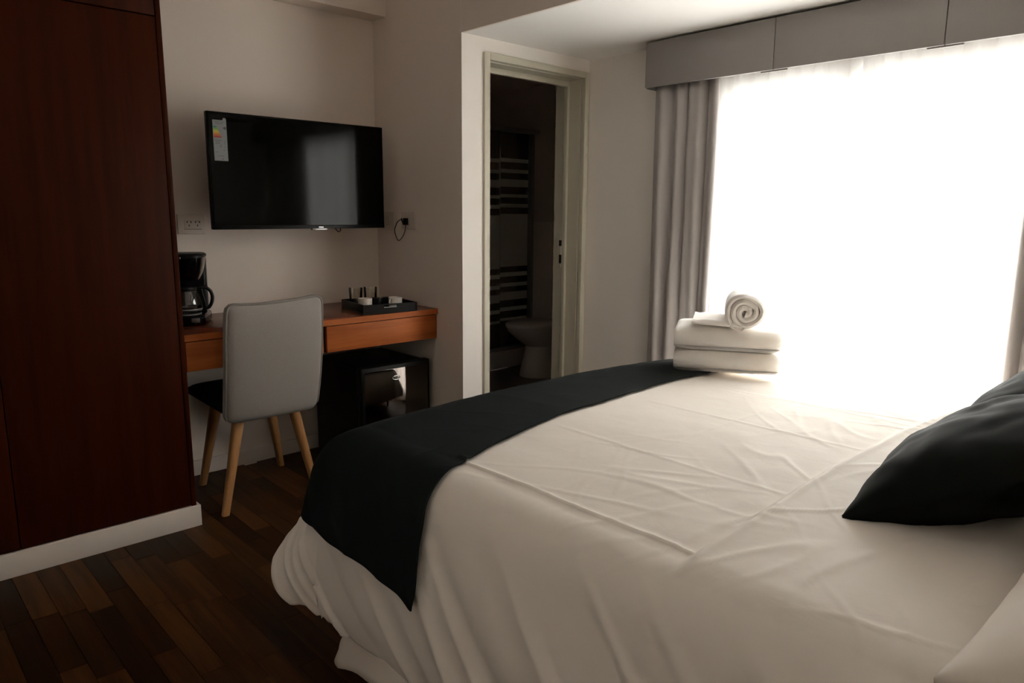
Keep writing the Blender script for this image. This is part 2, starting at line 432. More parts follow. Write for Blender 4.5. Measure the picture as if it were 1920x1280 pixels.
# ------------------------------------------------------------------ bathroom beyond the door
BX0, BX1, BY1, BZ = XP + 0.10, 4.37, 5.15, 2.29
bw = sempty('wall_bathroom', 'dark bathroom walls with paler tiles on the lower half', 'wall')
box('upper_wall', BX0, BY1, 1.19, BX1, BY1 + 0.1, BZ, M['tile_dark'], bw)
box('upper_wall', BX1, 2.96, 1.19, BX1 + 0.1, BY1, BZ, M['tile_dark'], bw)
box('upper_wall', BX0 - 0.08, 2.96, 1.19, BX0, BY1, BZ, M['tile_dark'], bw)
box('lower_tiles', BX0, BY1 - 0.012, -0.05, BX1, BY1 + 0.1, 1.19, M['tile_low'], bw)
box('lower_tiles', BX1 - 0.012, 2.96, -0.05, BX1 + 0.1, BY1, 1.19, M['tile_low'], bw)
box('lower_tiles', BX0 - 0.08, 2.96, -0.05, BX0 + 0.012, BY1, 1.19, M['tile_low'], bw)
MB().box(XW + 0.12, 2.86, -0.05, BX1 + 0.1, 2.96, BZ).build('outer_wall', M['tile_dark'], bw)
box('tile_ledge', BX1 - 0.018, 2.96, 1.178, BX1, BY1, 1.196, M['tile_low'], bw)
struct(box('ceiling_bathroom', BX0 - 0.02, 2.96, BZ, BX1 + 0.1, BY1 + 0.1, BZ + 0.08, M['tile_low']), 'bathroom ceiling seen through the doorway', 'ceiling')
struct(box('floor_bathroom', BX0 - 0.02, 2.76, -0.05, BX1 + 0.1, BY1 + 0.1, -0.002, M['bath_floor']), 'dark bathroom floor seen through the doorway', 'floor')

sh = thing('shower_screen', 'striped frosted shower screen in the dark bathroom', 'shower screen', (0, 4.37, 0))
box('kerb', BX0 + 0.02, -0.04, 0, BX1 - 0.013, 0.06, 0.15, M['sanitary'], sh, 0.01)
box('top_rail', BX0 + 0.02, -0.025, 1.90, BX1 - 0.013, 0.035, 1.935, M['steel'], sh, 0.004)
box('bottom_rail', BX0 + 0.02, -0.025, 0.15, BX1 - 0.013, 0.035, 0.175, M['steel'], sh, 0.004)
box('wall_post', BX1 - 0.10, -0.02, 0.175, BX1 - 0.07, 0.03, 1.90, M['steel'], sh, 0.003)
bands = [(1.667, 1.697), (1.584, 1.613), (1.475, 1.534), (1.39, 1.416), (1.31, 1.34), (0.832, 1.259), (0.751, 0.786), (0.667, 0.698), (0.556, 0.623), (0.467, 0.498), (0.386, 0.408)]
for px0, px1, py, dz in ((3.905, 4.268, 0.02, 0.0), (3.20, 3.93, -0.012, -0.012)):
    pn = box('glass_panel', px0, py, 0.175, px1, py + 0.006, 1.90, M['screen_glass'], sh)
    for a, b in bands:
        box('frosted_band', px0 + 0.004, py - 0.0022, a + dz, px1 - 0.004, py - 0.0006, b + dz, M['frost'], pn)
    box('panel_stile', px0 - 0.006, py - 0.008, 0.175, px0 + 0.012, py + 0.012, 1.90, M['steel'], pn)
shw = thing('shower_fixture', 'round shower head faintly seen behind the shower screen', 'shower head', (4.3, 4.75, 1.86))
MB().lathe([(0.0, -0.03), (0.06, -0.028), (0.06, -0.018), (0.02, 0.0), (0.012, 0.02), (0, 0.02)], (-0.25, 0, 0), 24).build('spray_head', M['chrome'], shw, True)
MB().tube([(-0.25, 0, 0.015), (-0.24, 0, 0.05), (-0.18, 0, 0.075), (0.055, 0, 0.085)], 0.009, 10).build('shower_arm', M['chrome'], shw, True)

# toilet: bowl faces -X
tl = thing('toilet', 'pale toilet bowl standing in the dark bathroom', 'toilet', (3.99, 3.98, 0))
def ring(a, b, cx, z, n=28, front=1.0):
    out = []
    for k in range(n):
        t = 2 * PI * k / n
        x = math.cos(t) * (a * front if math.cos(t) < 0 else a) + cx
        out.append(Vector((x, math.sin(t) * b, z)))
    return out
MB().loft([ring(.165, .14, .02, 0), ring(.16, .135, .02, .05), ring(.14, .115, .03, .16), ring(.135, .105, .04, .24), ring(.18, .145, -.01, .30), ring(.22, .175, -.05, .37), ring(.225, .18, -.05, .395)]).build('bowl', M['sanitary'], tl, True, 50)
MB().loft([ring(.232, .188, -.05, .396), ring(.236, .192, -.05, .405), ring(.236, .192, -.05, .425), ring(.225, .18, -.05, .435)]).build('lid', M['sanitary'], tl, True, 50)

# ------------------------------------------------------------------ wardrobe
wr = thing('wardrobe', 'tall red-brown mahogany wardrobe filling the left side', 'wardrobe', (0.30, 2.92, 0))
wx1 = 0.967 - 0.30
box('carcass', -1.19, 0.022, 0.09, wx1 - 0.018, YT - 2.92 - 0.002, 2.60, M['mahogany'], wr)
box('side_panel', wx1 - 0.018, 0.0, 0.085, wx1, YT - 2.92 - 0.002, 2.60, M['mahogany'], wr, 0.001)
pl = box('plinth', -1.19, -0.010, 0, wx1 + 0.014, 0.02, 0.088, M['white_trim'], wr, 0.002)
box('plinth_side', wx1 + 0.001, 0.02, 0, wx1 + 0.014, YT - 2.92 - 0.015, 0.088, M['white_trim'], wr, 0.002)
seams = [-1.19, -0.555, 0.062, wx1 - 0.0195]
for a, b in zip(seams, seams[1:]):
    d = box('door', a + 0.0015, 0.0, 0.092, b - 0.0015, 0.02, 1.962, M['mahogany'], wr, 0.0015)
    d2 = box('upper_door', a + 0.0015, 0.0, 1.967, b - 0.0015, 0.02, 2.595, M['mahogany'], wr, 0.0015)
    if a < 0:
        kx = b - 0.035
        MB().lathe([(0, 0), (0.006, 0), (0.005, 0.012), (0.013, 0.02), (0.013, 0.027), (0, 0.03)], (0, 0, 0), 20).build('knob', M['chrome'], d, True, 40).matrix_local = Matrix.Translation((kx, 0, 0.965)) @ Matrix.Rotation(math.radians(90), 4, 'X')

# ------------------------------------------------------------------ desk
dk = thing('desk', 'wall-mounted reddish wooden desk with two drawers under the television', 'desk', (1.6, 3.24, 0.62))
ox, oy, oz = 1.6, 3.24, 0.62
def dbox(n, x0, y0, z0, x1, y1, z1, mt, par=dk, bev=0.0015): return box(n, x0 - ox, y0 - oy, z0 - oz, x1 - ox, y1 - oy, z1 - oz, mt, par, bev)
dbox('desk_top', 0.970, 2.962, 0.757, XP - 0.001, YT - 0.001, 0.785, M['desk_top'], bev=0.002)
dbox('front_edge', 0.970, 2.960, 0.7575, XP - 0.001, 2.9622, 0.7845, M['desk_wood'], bev=0)
dbox('drawer', 0.985, 2.968, 0.632, 1.592, 2.988, 0.753, M['desk_wood'])
dbox('drawer', 1.610, 2.968, 0.632, XP - 0.004, 2.988, 0.753, M['desk_wood'])
dbox('divider', 1.585, 2.985, 0.632, 1.617, 3.49, 0.757, M['dark_gap'], bev=0)
dbox('carcass', 0.985, 2.990, 0.640, XP - 0.004, 3.50, 0.756, M['mahogany'], bev=0)

# ------------------------------------------------------------------ minibar fridge
fr = thing('mini_fridge', 'small black minibar fridge with mirrored door under the desk', 'fridge', (2.005, 3.23, 0))
box('body', -0.205, -0.18, 0.015, 0.205, 0.23, 0.515, M['fridge'], fr, 0.006)
dr = box('door', -0.205, -0.235, 0.022, 0.205, -0.185, 0.522, M['fridge'], fr, 0.008, 3)
box('door_panel', -0.188, -0.2375, 0.035, 0.188, -0.2345, 0.500, M['fridge_door'], dr, 0.0008)
bd = MB().tube([(-0.008 + 0.022 * math.cos(2 * PI * k / 24), -0.2395, 0.4535 + 0.010 * math.sin(2 * PI * k / 24)) for k in range(24)], 0.0022, 8, True).build('badge_ring', M['chrome'], dr, True)
MB().tube([(-0.022, -0.2392, 0.456), (-0.012, -0.2392, 0.4565), (-0.002, -0.2392, 0.4525), (0.006, -0.2392, 0.452)], 0.0016, 6).build('badge_stroke', M['steel'], dr, True)
for fx in (-0.17, 0.17):
    for fy in (-0.15, 0.19): MB().lathe([(0.014, 0), (0.016, 0.016)], (fx, fy, 0), 12).build('foot', M['black'], fr)

# ------------------------------------------------------------------ television
tvx, tvy, tvz = 1.672, 3.244, 1.190
TVROT = math.radians(0)
tv = thing('television', 'flat black television mounted on the wall above the desk', 'television', (tvx, tvy, tvz), TVROT)
tw, th = 0.884, 0.504
box('housing', -tw / 2, 0.0, 0, tw / 2, 0.028, th, M['bezel'], tv, 0.004)
box('rear_cover', -tw * 0.36, 0.028, 0.05, tw * 0.36, 0.058, th * 0.72, M['black'], tv, 0.012, 3)
box('screen', -tw / 2 + 0.009, -0.0012, 0.018, tw / 2 - 0.009, 0.002, th - 0.008, M['screen'], tv)
box('lower_bezel', -tw / 2 + 0.002, -0.0022, 0.001, tw / 2 - 0.002, 0.001, 0.0165, M['bezel'], tv, 0.001)
box('logo_bar', 0.030, -0.006, -0.007, 0.110, 0.012, 0.002, M['steel'], tv, 0.002)
box('logo_light', 0.065, -0.003, 0.004, 0.090, -0.0018, 0.010, M['steel'], tv)
MB().tube([(0.17, 0.03, 0.02), (0.172, 0.022, -0.008), (0.186, 0.022, -0.018), (0.198, 0.024, -0.012), (0.20, 0.03, 0.02)], 0.0026, 8).build('cable_loop', M['black'], tv, True)
box('wall_bracket', -0.16, 0.058, 0.12, 0.16, 0.068, 0.36, M['black'], tv, 0.003)
box('bracket_arm', -0.03, 0.068, 0.17, 0.03, 0.255, 0.31, M['black'], tv, 0.003)
box('wall_plate', -0.10, 0.255, 0.12, 0.10, 0.2665, 0.36, M['black'], tv, 0.002)
# energy label sticker
lx, lz = -tw / 2 + 0.024, th - 0.035
lab = box('energy_label', lx, -0.0022, lz - 0.172, lx + 0.060, -0.0012, lz, M['label_white'], tv)
MB().lathe([(0, 0), (0.008, 0), (0.008, 0.001), (0, 0.001)], (0, 0, 0), 20).build('label_tab', M['label_white'], lab).matrix_local = Matrix.Translation((lx + 0.052, -0.0013, lz + 0.002)) @ Matrix.Rotation(math.radians(90), 4, 'X')
for k, nm in enumerate(('teal', 'green', 'lime', 'yellow', 'amber', 'orange', 'red')):
    z1 = lz - 0.026 - k * 0.0070; L = 0.014 + 0.0034 * k
    b = MB(); v = [(lx + 0.002, z1), (lx + 0.002, z1 - 0.0062), (lx + L, z1 - 0.0062), (lx + L + 0.004, z1 - 0.0031), (lx + L, z1)]
    f = [b.bm.verts.new((x, -0.0024, z)) for x, z in v]; f2 = [b.bm.verts.new((x, -0.0021, z)) for x, z in v]
    b.bm.faces.new(f); b.bm.faces.new(f2[::-1])
    for i in range(5): b.bm.faces.new((f[i], f2[i], f2[(i + 1) % 5], f[(i + 1) % 5]))
    b.build('rating_arrow', M['lab_' + nm], lab)
b = MB()
v = [(lx + 0.044, lz - 0.0335), (lx + 0.049, lz - 0.039), (lx + 0.058, lz - 0.039), (lx + 0.058, lz - 0.028), (lx + 0.049, lz - 0.028)]
f = [b.bm.verts.new((x, -0.0024, z)) for x, z in v]; f2 = [b.bm.verts.new((x, -0.0021, z)) for x, z in v]
b.bm.faces.new(f); b.bm.faces.new(f2[::-1])
for i in range(5): b.bm.faces.new((f[i], f2[i], f2[(i + 1) % 5], f[(i + 1) % 5]))
b.build('class_arrow', M['ink'], lab)
b = MB()
rr = random.Random(3)
rows = [(0.007, .010, .030), (0.007, .034, .054), (0.014, .012, .046), (0.085, .006, .036), (0.092, .010, .030), (0.098, .008, .028), (0.105, .026, .036), (0.112, .025, .035), (0.089, .045, .050), (0.097, .046, .051), (0.112, .045, .050), (0.126, .042, .049), (0.134, .006, .020), (0.151, .014, .044), (0.165, .034, .038), (0.162, .033, .039)]
for d, a, c in rows:
    x = lx + a
    while x < lx + c:
        l = rr.uniform(0.002, 0.006); b.box(x, -0.00235, lz - d - 0.0022, min(x + l, lx + c), -0.0021, lz - d); x += l + 0.0012
lp = b.build('label_print', M['ink'], lab); lp['kind'] = 'stuff'

# ------------------------------------------------------------------ wall plates
def slots(b, cx, cz, fy):
    for s in (-1, 1):
        b.box(-0.0018, 0, -0.0045, 0.0018, 0.0012, 0.0045, xf=Matrix.Translation((cx + s * 0.0085, fy, cz + 0.006)) @ Matrix.Rotation(s * math.radians(-28), 4, 'Y'))
    b.box(cx - 0.0017, fy, cz - 0.0145, cx + 0.0017, fy + 0.0012, cz - 0.006)
so = thing('double_socket', 'double socket plate on the television wall beside the wardrobe', 'socket', (1.228, YT, 1.21))
box('plate', -0.062, -0.014, -0.046, 0.062, -0.0005, 0.046, M['plate'], so, 0.004)
ins = box('insert', -0.034, -0.0155, -0.026, 0.044, -0.0135, 0.022, M['plate_insert'], so, 0.001)
b = MB(); slots(b, -0.012, 0.004, -0.0166); slots(b, 0.026, 0.004, -0.0166); b.build('socket_slot', M['slot'], ins)
box('bottom_groove', -0.034, -0.0164, -0.024, 0.044, -0.0150, -0.0225, M['slot'], ins)

def side_plate(name, label, y, z, w_, h_):
    r = thing(name, label, 'socket' if 'socket' in name else 'switch', (XP, y, z))
    box('plate', -0.012, -w_ / 2, -h_ / 2, -0.0005, w_ / 2, h_ / 2, M['plate'], r, 0.004)
    return r
sw = side_plate('switch_plate', 'small plain switch plate between television and looped cord', 3.392, 1.225, 0.12, 0.095)
box('rocker', -0.0145, -0.022, -0.026, -0.0115, 0.022, 0.026, M['plate_insert'], sw, 0.001)
sk = side_plate('cord_socket', 'socket plate on the side wall with black cord plugged in', 3.20, 1.227, 0.125, 0.092)
box('insert', -0.0145, -0.03, -0.028, -0.0115, 0.03, 0.028, M['plate_insert'], sk, 0.001)
b = MB()
for s in (-1, 1): b.box(-0.0155, 0.018 + s * 0.007 - 0.0015, 0.000, -0.0142, 0.018 + s * 0.007 + 0.0015, 0.009)
b.build('socket_slot', M['slot'], sk)
cd = thing('power_cord', 'thin black cord looped below the side wall socket', 'cord', (XP - 0.016, 3.20, 1.235))
box('plug', -0.026, -0.012, -0.030, 0.0005, 0.004, 0.006, M['black'], cd, 0.004)
pts = []
ctl = [(-0.014, -0.004, -0.028), (-0.016, -0.004, -0.055), (-0.016, 0.014, -0.085), (-0.014, 0.046, -0.108), (-0.013, 0.068, -0.112), (-0.013, 0.088, -0.088), (-0.013, 0.098, -0.060), (-0.014, 0.082, -0.030), (-0.016, 0.060, -0.012), (-0.018, 0.030, -0.004), (-0.020, 0.012, -0.018), (-0.020, 0.004, -0.030)]
def catmull(c, n=8):
    out = []
    P = [Vector(c[0])] + [Vector(p) for p in c] + [Vector(c[-1])]
    for i in range(1, len(P) - 2):
        for k in range(n):
            t = k / n; a, b_, c_, d_ = P[i - 1:i + 3]
            out.append(0.5 * ((2 * b_) + (c_ - a) * t + (2 * a - 5 * b_ + 4 * c_ - d_) * t * t + (3 * b_ - a - 3 * c_ + d_) * t ** 3))
    out.append(P[-2]); return out
MB().tube(catmull(ctl), 0.0024, 8).build('cord', M['black'], cd, True)
MB().tube(catmull([(-0.020, 0.004, -0.030), (-0.022, 0.012, -0.012), (-0.022, 0.020, 0.004)]), 0.0032, 8).build('cord_end', M['black'], cd, True)

# ------------------------------------------------------------------ coffee maker
cm = thing('coffee_maker', 'black drip coffee maker on the desk beside the wardrobe', 'coffee maker', (1.105, 3.27, 0.785), math.radians(-28))
box('base', -0.085, -0.10, 0, 0.085, 0.11, 0.045, M['black_gloss'], cm, 0.012, 3)
box('control_panel', -0.075, -0.106, 0.008, 0.075, -0.096, 0.040, M['black'], cm, 0.004)
box('silver_switch', 0.030, -0.1085, 0.016, 0.064, -0.104, 0.036, M['steel'], cm, 0.002)
MB().lathe([(0, 0), (0.004, 0), (0.004, 0.003), (0, 0.003)], (0, 0, 0), 12).build('indicator', M['chrome'], cm).matrix_local = Matrix.Translation((0.048, -0.1055, 0.011)) @ Matrix.Rotation(PI / 2, 4, 'X')
for k, (x, z) in enumerate(((-0.045, 0.03), (-0.03, 0.03), (-0.052, 0.018), (-0.038, 0.018), (-0.024, 0.018))):
    MB().lathe([(0, 0), (0.0045, 0), (0.004, 0.0025), (0, 0.0025)], (0, 0, 0), 10).build('button', M['steel'], cm).matrix_local = Matrix.Translation((x, -0.1055, z)) @ Matrix.Rotation(PI / 2, 4, 'X')
MB().lathe([(0, 0.045), (0.062, 0.045), (0.062, 0.050), (0, 0.050)], (0, -0.03, 0), 32).build('warming_plate', M['steel'], cm, True, 40)
box('rear_column', -0.075, 0.05, 0.045, 0.075, 0.11, 0.29, M['black'], cm, 0.012, 3)
def rr_ring(wx, wy, cy, z, n=40, p=3.2):
    o_ = []
    for k in range(n):
        t = 2 * PI * k / n; c_, s_ = math.cos(t), math.sin(t)
        o_.append(Vector((wx * math.copysign(abs(c_) ** (2 / p), c_), cy + wy * math.copysign(abs(s_) ** (2 / p), s_), z)))
    return o_
MB().loft([rr_ring(.050, .062, .01, .190), rr_ring(.062, .078, .005, .196), rr_ring(.072, .092, .0, .225), rr_ring(.080, .102, 0, .262), rr_ring(.084, .106, 0, .290)]).build('brew_basket', M['black_gloss'], cm, True, 50)
MB().loft([rr_ring(.086, .108, 0, .2905), rr_ring(.087, .109, 0, .300), rr_ring(.078, .100, 0, .306)]).build('lid', M['black'], cm, True, 50)
b = MB()
def squig(x0, x1, z, amp, n):
    return [(x0 + (x1 - x0) * k / (n - 1), -0.1015 - 0.0, z + amp * math.sin(k * 2.1) * (0.6 + 0.4 * math.sin(k * 0.7))) for k in range(n)]
b.tube([(x, y + 0.0035, z) for x, y, z in squig(-0.026, 0.034, 0.260, 0.0045, 22)], 0.0009, 5)
b.tube([(x, y + 0.010, z) for x, y, z in squig(-0.014, 0.026, 0.238, 0.0045, 15)], 0.0009, 5)
b.build('script_lettering', M['steel'], cm)
box('lid_highlight', -0.004, -0.1105, 0.286, 0.006, -0.1065, 0.296, M['chrome'], cm, 0.002)
cf = MB().lathe([(0.050, 0.0505), (0.062, 0.056), (0.066, 0.075), (0.064, 0.100), (0.054, 0.130), (0.044, 0.148), (0.044, 0.158)], (0, -0.03, 0), 36, cap=False).build('carafe', M['carafe'], cm, True)
MB().lathe([(0.0452, 0.146), (0.047, 0.148), (0.047, 0.160), (0.045, 0.164), (0.02, 0.170), (0.0, 0.171)], (0, -0.03, 0), 32, cap=False).build('carafe_lid', M['black'], cf, True)
MB().lathe([(0.0628, 0.060), (0.0668, 0.066), (0.0668, 0.071), (0.0655, 0.0715)], (0, -0.03, 0), 36, cap=False).build('carafe_band', M['steel'], cf, True)
hang = math.radians(18)
def hp(r, z): return (r * math.cos(hang), -0.03 + r * math.sin(hang), z)
MB().tube(catmull([hp(.045, .155), hp(.062, .158), hp(.084, .156), hp(.103, .140), hp(.110, .115), hp(.106, .090), hp(.094, .070), hp(.080, .066)]), 0.0075, 10).build('carafe_handle', M['black'], cf, True)
MB().tube(catmull([hp(.066, .156), hp(.070, .130), hp(.076, .100), hp(.081, .068)]), 0.004, 8).build('handle_strap', M['black'], cf, True)

# ------------------------------------------------------------------ tray with glasses and cups
TR = math.radians(-10)
ty = thing('tray', 'dark wooden serving tray on the right end of the desk', 'tray', (1.995, 3.13, 0.785), TR)
hw, hd = 0.143, 0.148
box('tray_bottom', -hw, -hd, 0, hw, hd, 0.006, M['tray'], ty)
for nm, a in (('tray_side', (-hw, -hd, 0.006, -hw + 0.010, hd, 0.044)), ('tray_side', (hw - 0.010, -hd, 0.006, hw, hd, 0.044)), ('tray_side', (-hw + 0.010, hd - 0.010, 0.006, hw - 0.010, hd, 0.044))):
    box(nm, *a, M['tray'], ty, 0.001)
fs = MB().box(-hw + 0.010, -hd, 0.006, hw - 0.010, -hd + 0.010, 0.026).box(-hw + 0.010, -hd, 0.026, -0.035, -hd + 0.010, 0.044).box(0.035, -hd, 0.026, hw - 0.010, -hd + 0.010, 0.044).box(-0.035, -hd, 0.038, 0.035, -hd + 0.010, 0.044).build('tray_side', M['tray'], ty)
box('slot_glint', -0.034, -hd + 0.0005, 0.0265, 0.034, -hd + 0.003, 0.030, M['steel'], fs)  # steel strip stands in for the reflection in the handle slot
def on_tray(x, y):
    v = Matrix.Rotation(TR, 3, 'Z') @ Vector((x, y, 0)); return (1.995 + v.x, 3.13 + v.y, 0.7912)
def tumbler(label, x, y):
    o = MB().lathe([(0.0, 0.0), (0.029, 0.0), (0.030, 0.003), (0.035, 0.098), (0.0335, 0.098), (0.0285, 0.008), (0.0, 0.008)], (0, 0, 0), 32, cap=False).build('tumbler', M['glass'], None, True, 50)
    o.location = on_tray(x, y); tag(o, label, 'glass', 'tumblers on the tray')
tumbler('left clear glass tumbler at the back of the tray', -0.085, 0.096)
tumbler('right clear glass tumbler at the back of the tray', -0.005, 0.098)
def cup(label, x, y, hrot):
    r = thing('cup', label, 'cup', on_tray(x, y), hrot, 'white cups on the tray')
    MB().lathe([(0.0, 0.0), (0.024, 0.0), (0.026, 0.003), (0.031, 0.010), (0.034, 0.030), (0.035, 0.058), (0.0325, 0.058), (0.031, 0.030), (0.027, 0.012), (0.0, 0.008)], (0, 0, 0), 32, cap=False).build('bowl', M['ceramic'], r, True, 60)
    MB().tube(catmull([(0.0325, 0, 0.048), (0.046, 0, 0.050), (0.055, 0, 0.038), (0.052, 0, 0.024), (0.040, 0, 0.015), (0.031, 0, 0.014)]), 0.0035, 8).build('handle', M['ceramic'], r, True)
cup('white coffee cup at the front left of the tray', -0.085, -0.030, math.radians(35))
cup('white coffee cup at the right of the tray, handle turned left', 0.066, -0.055, math.radians(205))
sb = thing('sachet_box', 'small black sachet box between the two white cups', 'box', on_tray(0.015, 0.005), math.radians(5))
box('box_body', -0.032, -0.022, 0, 0.032, 0.022, 0.052, M['black'], sb, 0.002)
for k in range(3): box('sachet', -0.026 + k * 0.018, -0.016, 0.052, -0.012 + k * 0.018, 0.016, 0.0545, M['black_gloss'], sb)

# ------------------------------------------------------------------ desk chair (back towards the camera)
ch = thing('desk_chair', 'grey upholstered desk chair with splayed oak legs', 'chair', (1.325, 3.12, 0))
def backpt(u, v, side):
    # u across -1..1, v 0 bottom .. 1 top ; side -1 rear (towards camera), +1 front
    z = 0.392 + 0.523 * v
    hwid = 0.212 + 0.004 * math.sin(v * PI)
    sag = 0.010 * (1 - u * u) * v                       # top edge dips a little mid-way
    x = u * hwid * (1 - 0.022 * max(0, (v - 0.93) / 0.07) ** 2 - 0.03 * max(0, (0.06 - v) / 0.06) ** 2)
    z -= 0.020 * max(0, (abs(u) - 0.86) / 0.14) ** 2 * max(0, (v - 0.8) / 0.2) - 0.016 * max(0, (abs(u) - 0.86) / 0.14) ** 2 * max(0, (0.2 - v) / 0.2)
    z += 0.010 * u * max(0, v - 0.5) + 0.006 * math.sin(u * 3.0) * max(0, v - 0.7)
    yc = -0.175 - 0.085 * v - 0.012 * math.sin(v * PI)
    e = (1 - abs(u) ** 6) * (1 - abs(2 * v - 1) ** 8)
    th_ = 0.012 + 0.018 * max(0, e) ** 0.5
    yc += 0.022 * (1 - u * u)* 0.0 + 0.015 * u * u
    return Vector((x, yc + side * th_, z - sag * (1 if v > 0.9 else v)))
b = MB()
N = 26
b.grid(N, N, lambda u, v: backpt(2 * u - 1, v, -1))
b.grid(N, N, lambda u, v: backpt(2 * u - 1, v, 1), True)
bmesh.ops.remove_doubles(b.bm, verts=b.bm.verts[:], dist=0.0004)
# bridge the rim
edges = [e for e in b.bm.edges if e.is_boundary]
bmesh.ops.bridge_loops(b.bm, edges=edges)
bk = b.build('backrest', M['chair_fabric'], ch, True, 60)
rim = []
for k in range(40): rim.append(backpt(-1, k / 40, -0.8))
for k in range(40): rim.append(backpt(-1 + 2 * k / 40, 1, -0.8))
for k in range(40): rim.append(backpt(1, 1 - k / 40, -0.8))
rim = [Vector((p.x * 0.99, p.y - 0.003, p.z - 0.004 * max(0, (p.z - 0.86) / 0.05))) for p in rim]
MB().tube(rim, 0.0060, 8).build('piping', M['chair_piping'], bk, True)
b = MB()
def seatpt(u, v, s):
    x = (2 * u - 1); y = (2 * v - 1)
    e = max(0.0, (1 - abs(x) ** 5) * (1 - abs(y) ** 5)) ** 0.5
    return Vector((x * 0.212, 0.055 + y * 0.215, 0.448 + s * (0.012 + 0.028 * e) + 0.012 * v))
b.grid(20, 20, lambda u, v: seatpt(u, v, 1)); b.grid(20, 20, lambda u, v: seatpt(u, v, -1), True)
bmesh.ops.remove_doubles(b.bm, verts=b.bm.verts[:], dist=0.0004)
bmesh.ops.bridge_loops(b.bm, edges=[e for e in b.bm.edges if e.is_boundary])
b.build('seat', M['seat_fabric'], ch, True, 60)['label'] = 'black seat'
box('under_frame', -0.13, -0.10, 0.382, 0.13, 0.15, 0.404, M['black'], ch, 0.004)
for (tx, ty_, fx, fy) in ((-0.125, -0.105, -0.237, -0.180), (0.125, -0.105, 0.210, -0.120), (-0.125, 0.15, -0.178, 0.238), (0.125, 0.15, 0.214, 0.243)):
    rings = []
    for k in range(9):
        t = k / 8; h = 0.0235 - 0.0085 * t
        c_ = Vector((tx + (fx - tx) * t, ty_ + (fy - ty_) * t, 0.398 * (1 - t)))
        rg = []
        for j in range(12):
            a = 2 * PI * j / 12; ca, sa = math.cos(a), math.sin(a)
            rg.append(c_ + Vector((h * math.copysign(abs(ca) ** 0.6, ca), h * math.copysign(abs(sa) ** 0.6, sa), 0)))
        rings.append(rg)
    MB().loft(rings).build('leg', M['oak'], ch, True, 50)

# ------------------------------------------------------------------ curtains and valance
def curtain(name, label, y0, y1, x, z0, z1, n, amp, material, seed, solid=0.0, flare=0.0, group=None):
    b = MB(); rs = random.Random(seed)
    ph = [rs.uniform(0, 6.28) for _ in range(4)]
    nu, nv = int(n * 18), 36
    def fn(u, v):
        z = z1 + (z0 - z1) * v
        uu = u + 0.018 * math.sin(u * 9 + ph[0]) * 1.0 + 0.010 * math.sin(v * 3 + u * 14 + ph[3])
        f = math.sin(uu * n * 2 * PI + ph[1]) + 0.35 * math.sin(uu * n * 4.7 * PI + ph[2] + v * 1.2)
        a = amp * (0.75 + 0.35 * v)
        sl = flare * v * (u - 0.5)
        return Vector((x + a * f * 0.75 + 0.006 * math.sin(v * 5 + u * 11), y0 + (y1 - y0) * u + sl + 0.35 * a * math.cos(uu * n * 2 * PI + ph[1]), z))
    b.grid(nu, nv, fn)
    o = b.build(name, material, None, True)
    if solid:
        md = o.modifiers.new('thickness', 'SOLIDIFY'); md.thickness = solid
    tag(o, label, 'curtain', group)
    return o
curtain('blackout_curtain', 'grey satin curtain drawn aside beside the bathroom doorway', 1.885, 2.225, 3.045, 0.03, 1.90, 3.6, 0.034, M['curtain'], 3, 0.0015)
curtain('blackout_curtain', 'grey satin curtain at the right edge behind the dark cushions', 0.16, 0.655, 3.045, 0.03, 1.90, 6, 0.026, M['curtain'], 5, 0.0015)
curtain('sheer_curtain', 'white sheer curtain beside the left grey curtain, behind the towels', 1.27, 1.925, 3.085, 0.03, 2.02, 9, 0.012, M['sheer'], 11)
curtain('sheer_curtain', 'white sheer curtain on the right half of the window, behind the cushions', 0.30, 1.29, 3.10, 0.03, 2.02, 12, 0.014, M['sheer'], 23)

va = thing('valance', 'grey fabric pelmet box above the curtains', 'valance', (2.98, 1.2, 1.875))
VZ = 0.208
def vpanel(ya, yb, zdip):
    b = MB()
    b.box(0, ya, 0.0, 0.014, yb, VZ, 0.003)
    for v in b.bm.verts:
        if v.co.z < 0.05:
            t = (v.co.y - ya) / (yb - ya)
        v.co.x += 0.0
    return b.build('valance_panel', M['valance'], va, True, 40)
ends = [1.062, 0.398, -0.252, -0.90, -1.50]
for a, c in zip(ends, ends[1:]):
    vpanel(c + 0.0015, a - 0.0015, 0)
for p in ends[1:-1]:
    box('pleat_backing', 0.010, p - 0.06, -0.006, 0.018, p + 0.06, VZ - 0.01, M['valance'], va, 0.002)
box('side_return', 0.014, 1.050, -0.004, 0.155, 1.062, VZ, M['valance'], va, 0.003)
box('top_board', 0.010, -1.50, VZ - 0.014, 0.159, 1.050, VZ - 0.002, M['valance'], va)
box('curtain_track', 0.085, -1.50, VZ - 0.055, 0.135, 1.045, VZ - 0.015, M['alu'], va, 0.003)

# ------------------------------------------------------------------ bed
bd_ = thing('bed', 'double bed base with white valance sheet hanging at the corner', 'bed', (1.82, 0.70, 0))
bxo, byo = 1.82, 0.70
def bb(n, x0, y0, z0, x1, y1, z1, mt, bev): return box(n, x0 - bxo, y0 - byo, z0, x1 - bxo, y1 - byo, z1, mt, bd_, bev, 3)
bb('bed_base', 1.0, -0.26, 0.10, 2.66, 1.64, 0.36, M['sheet'], 0.02)
bb('mattress', 1.04, -0.26, 0.36, 2.66, 1.70, 0.585, M['sheet'], 0.06)
bb('headboard', 0.86, -0.345, 0.0, 2.78, -0.275, 1.10, M['mahogany'], 0.006)
for lx_ in (1.0, 2.62):
    for ly_ in (-0.18, 1.58): MB().lathe([(0.022, 0), (0.028, 0.10)], (lx_ - bxo, ly_ - byo, 0), 16).build('bed_leg', M['black'], bd_)
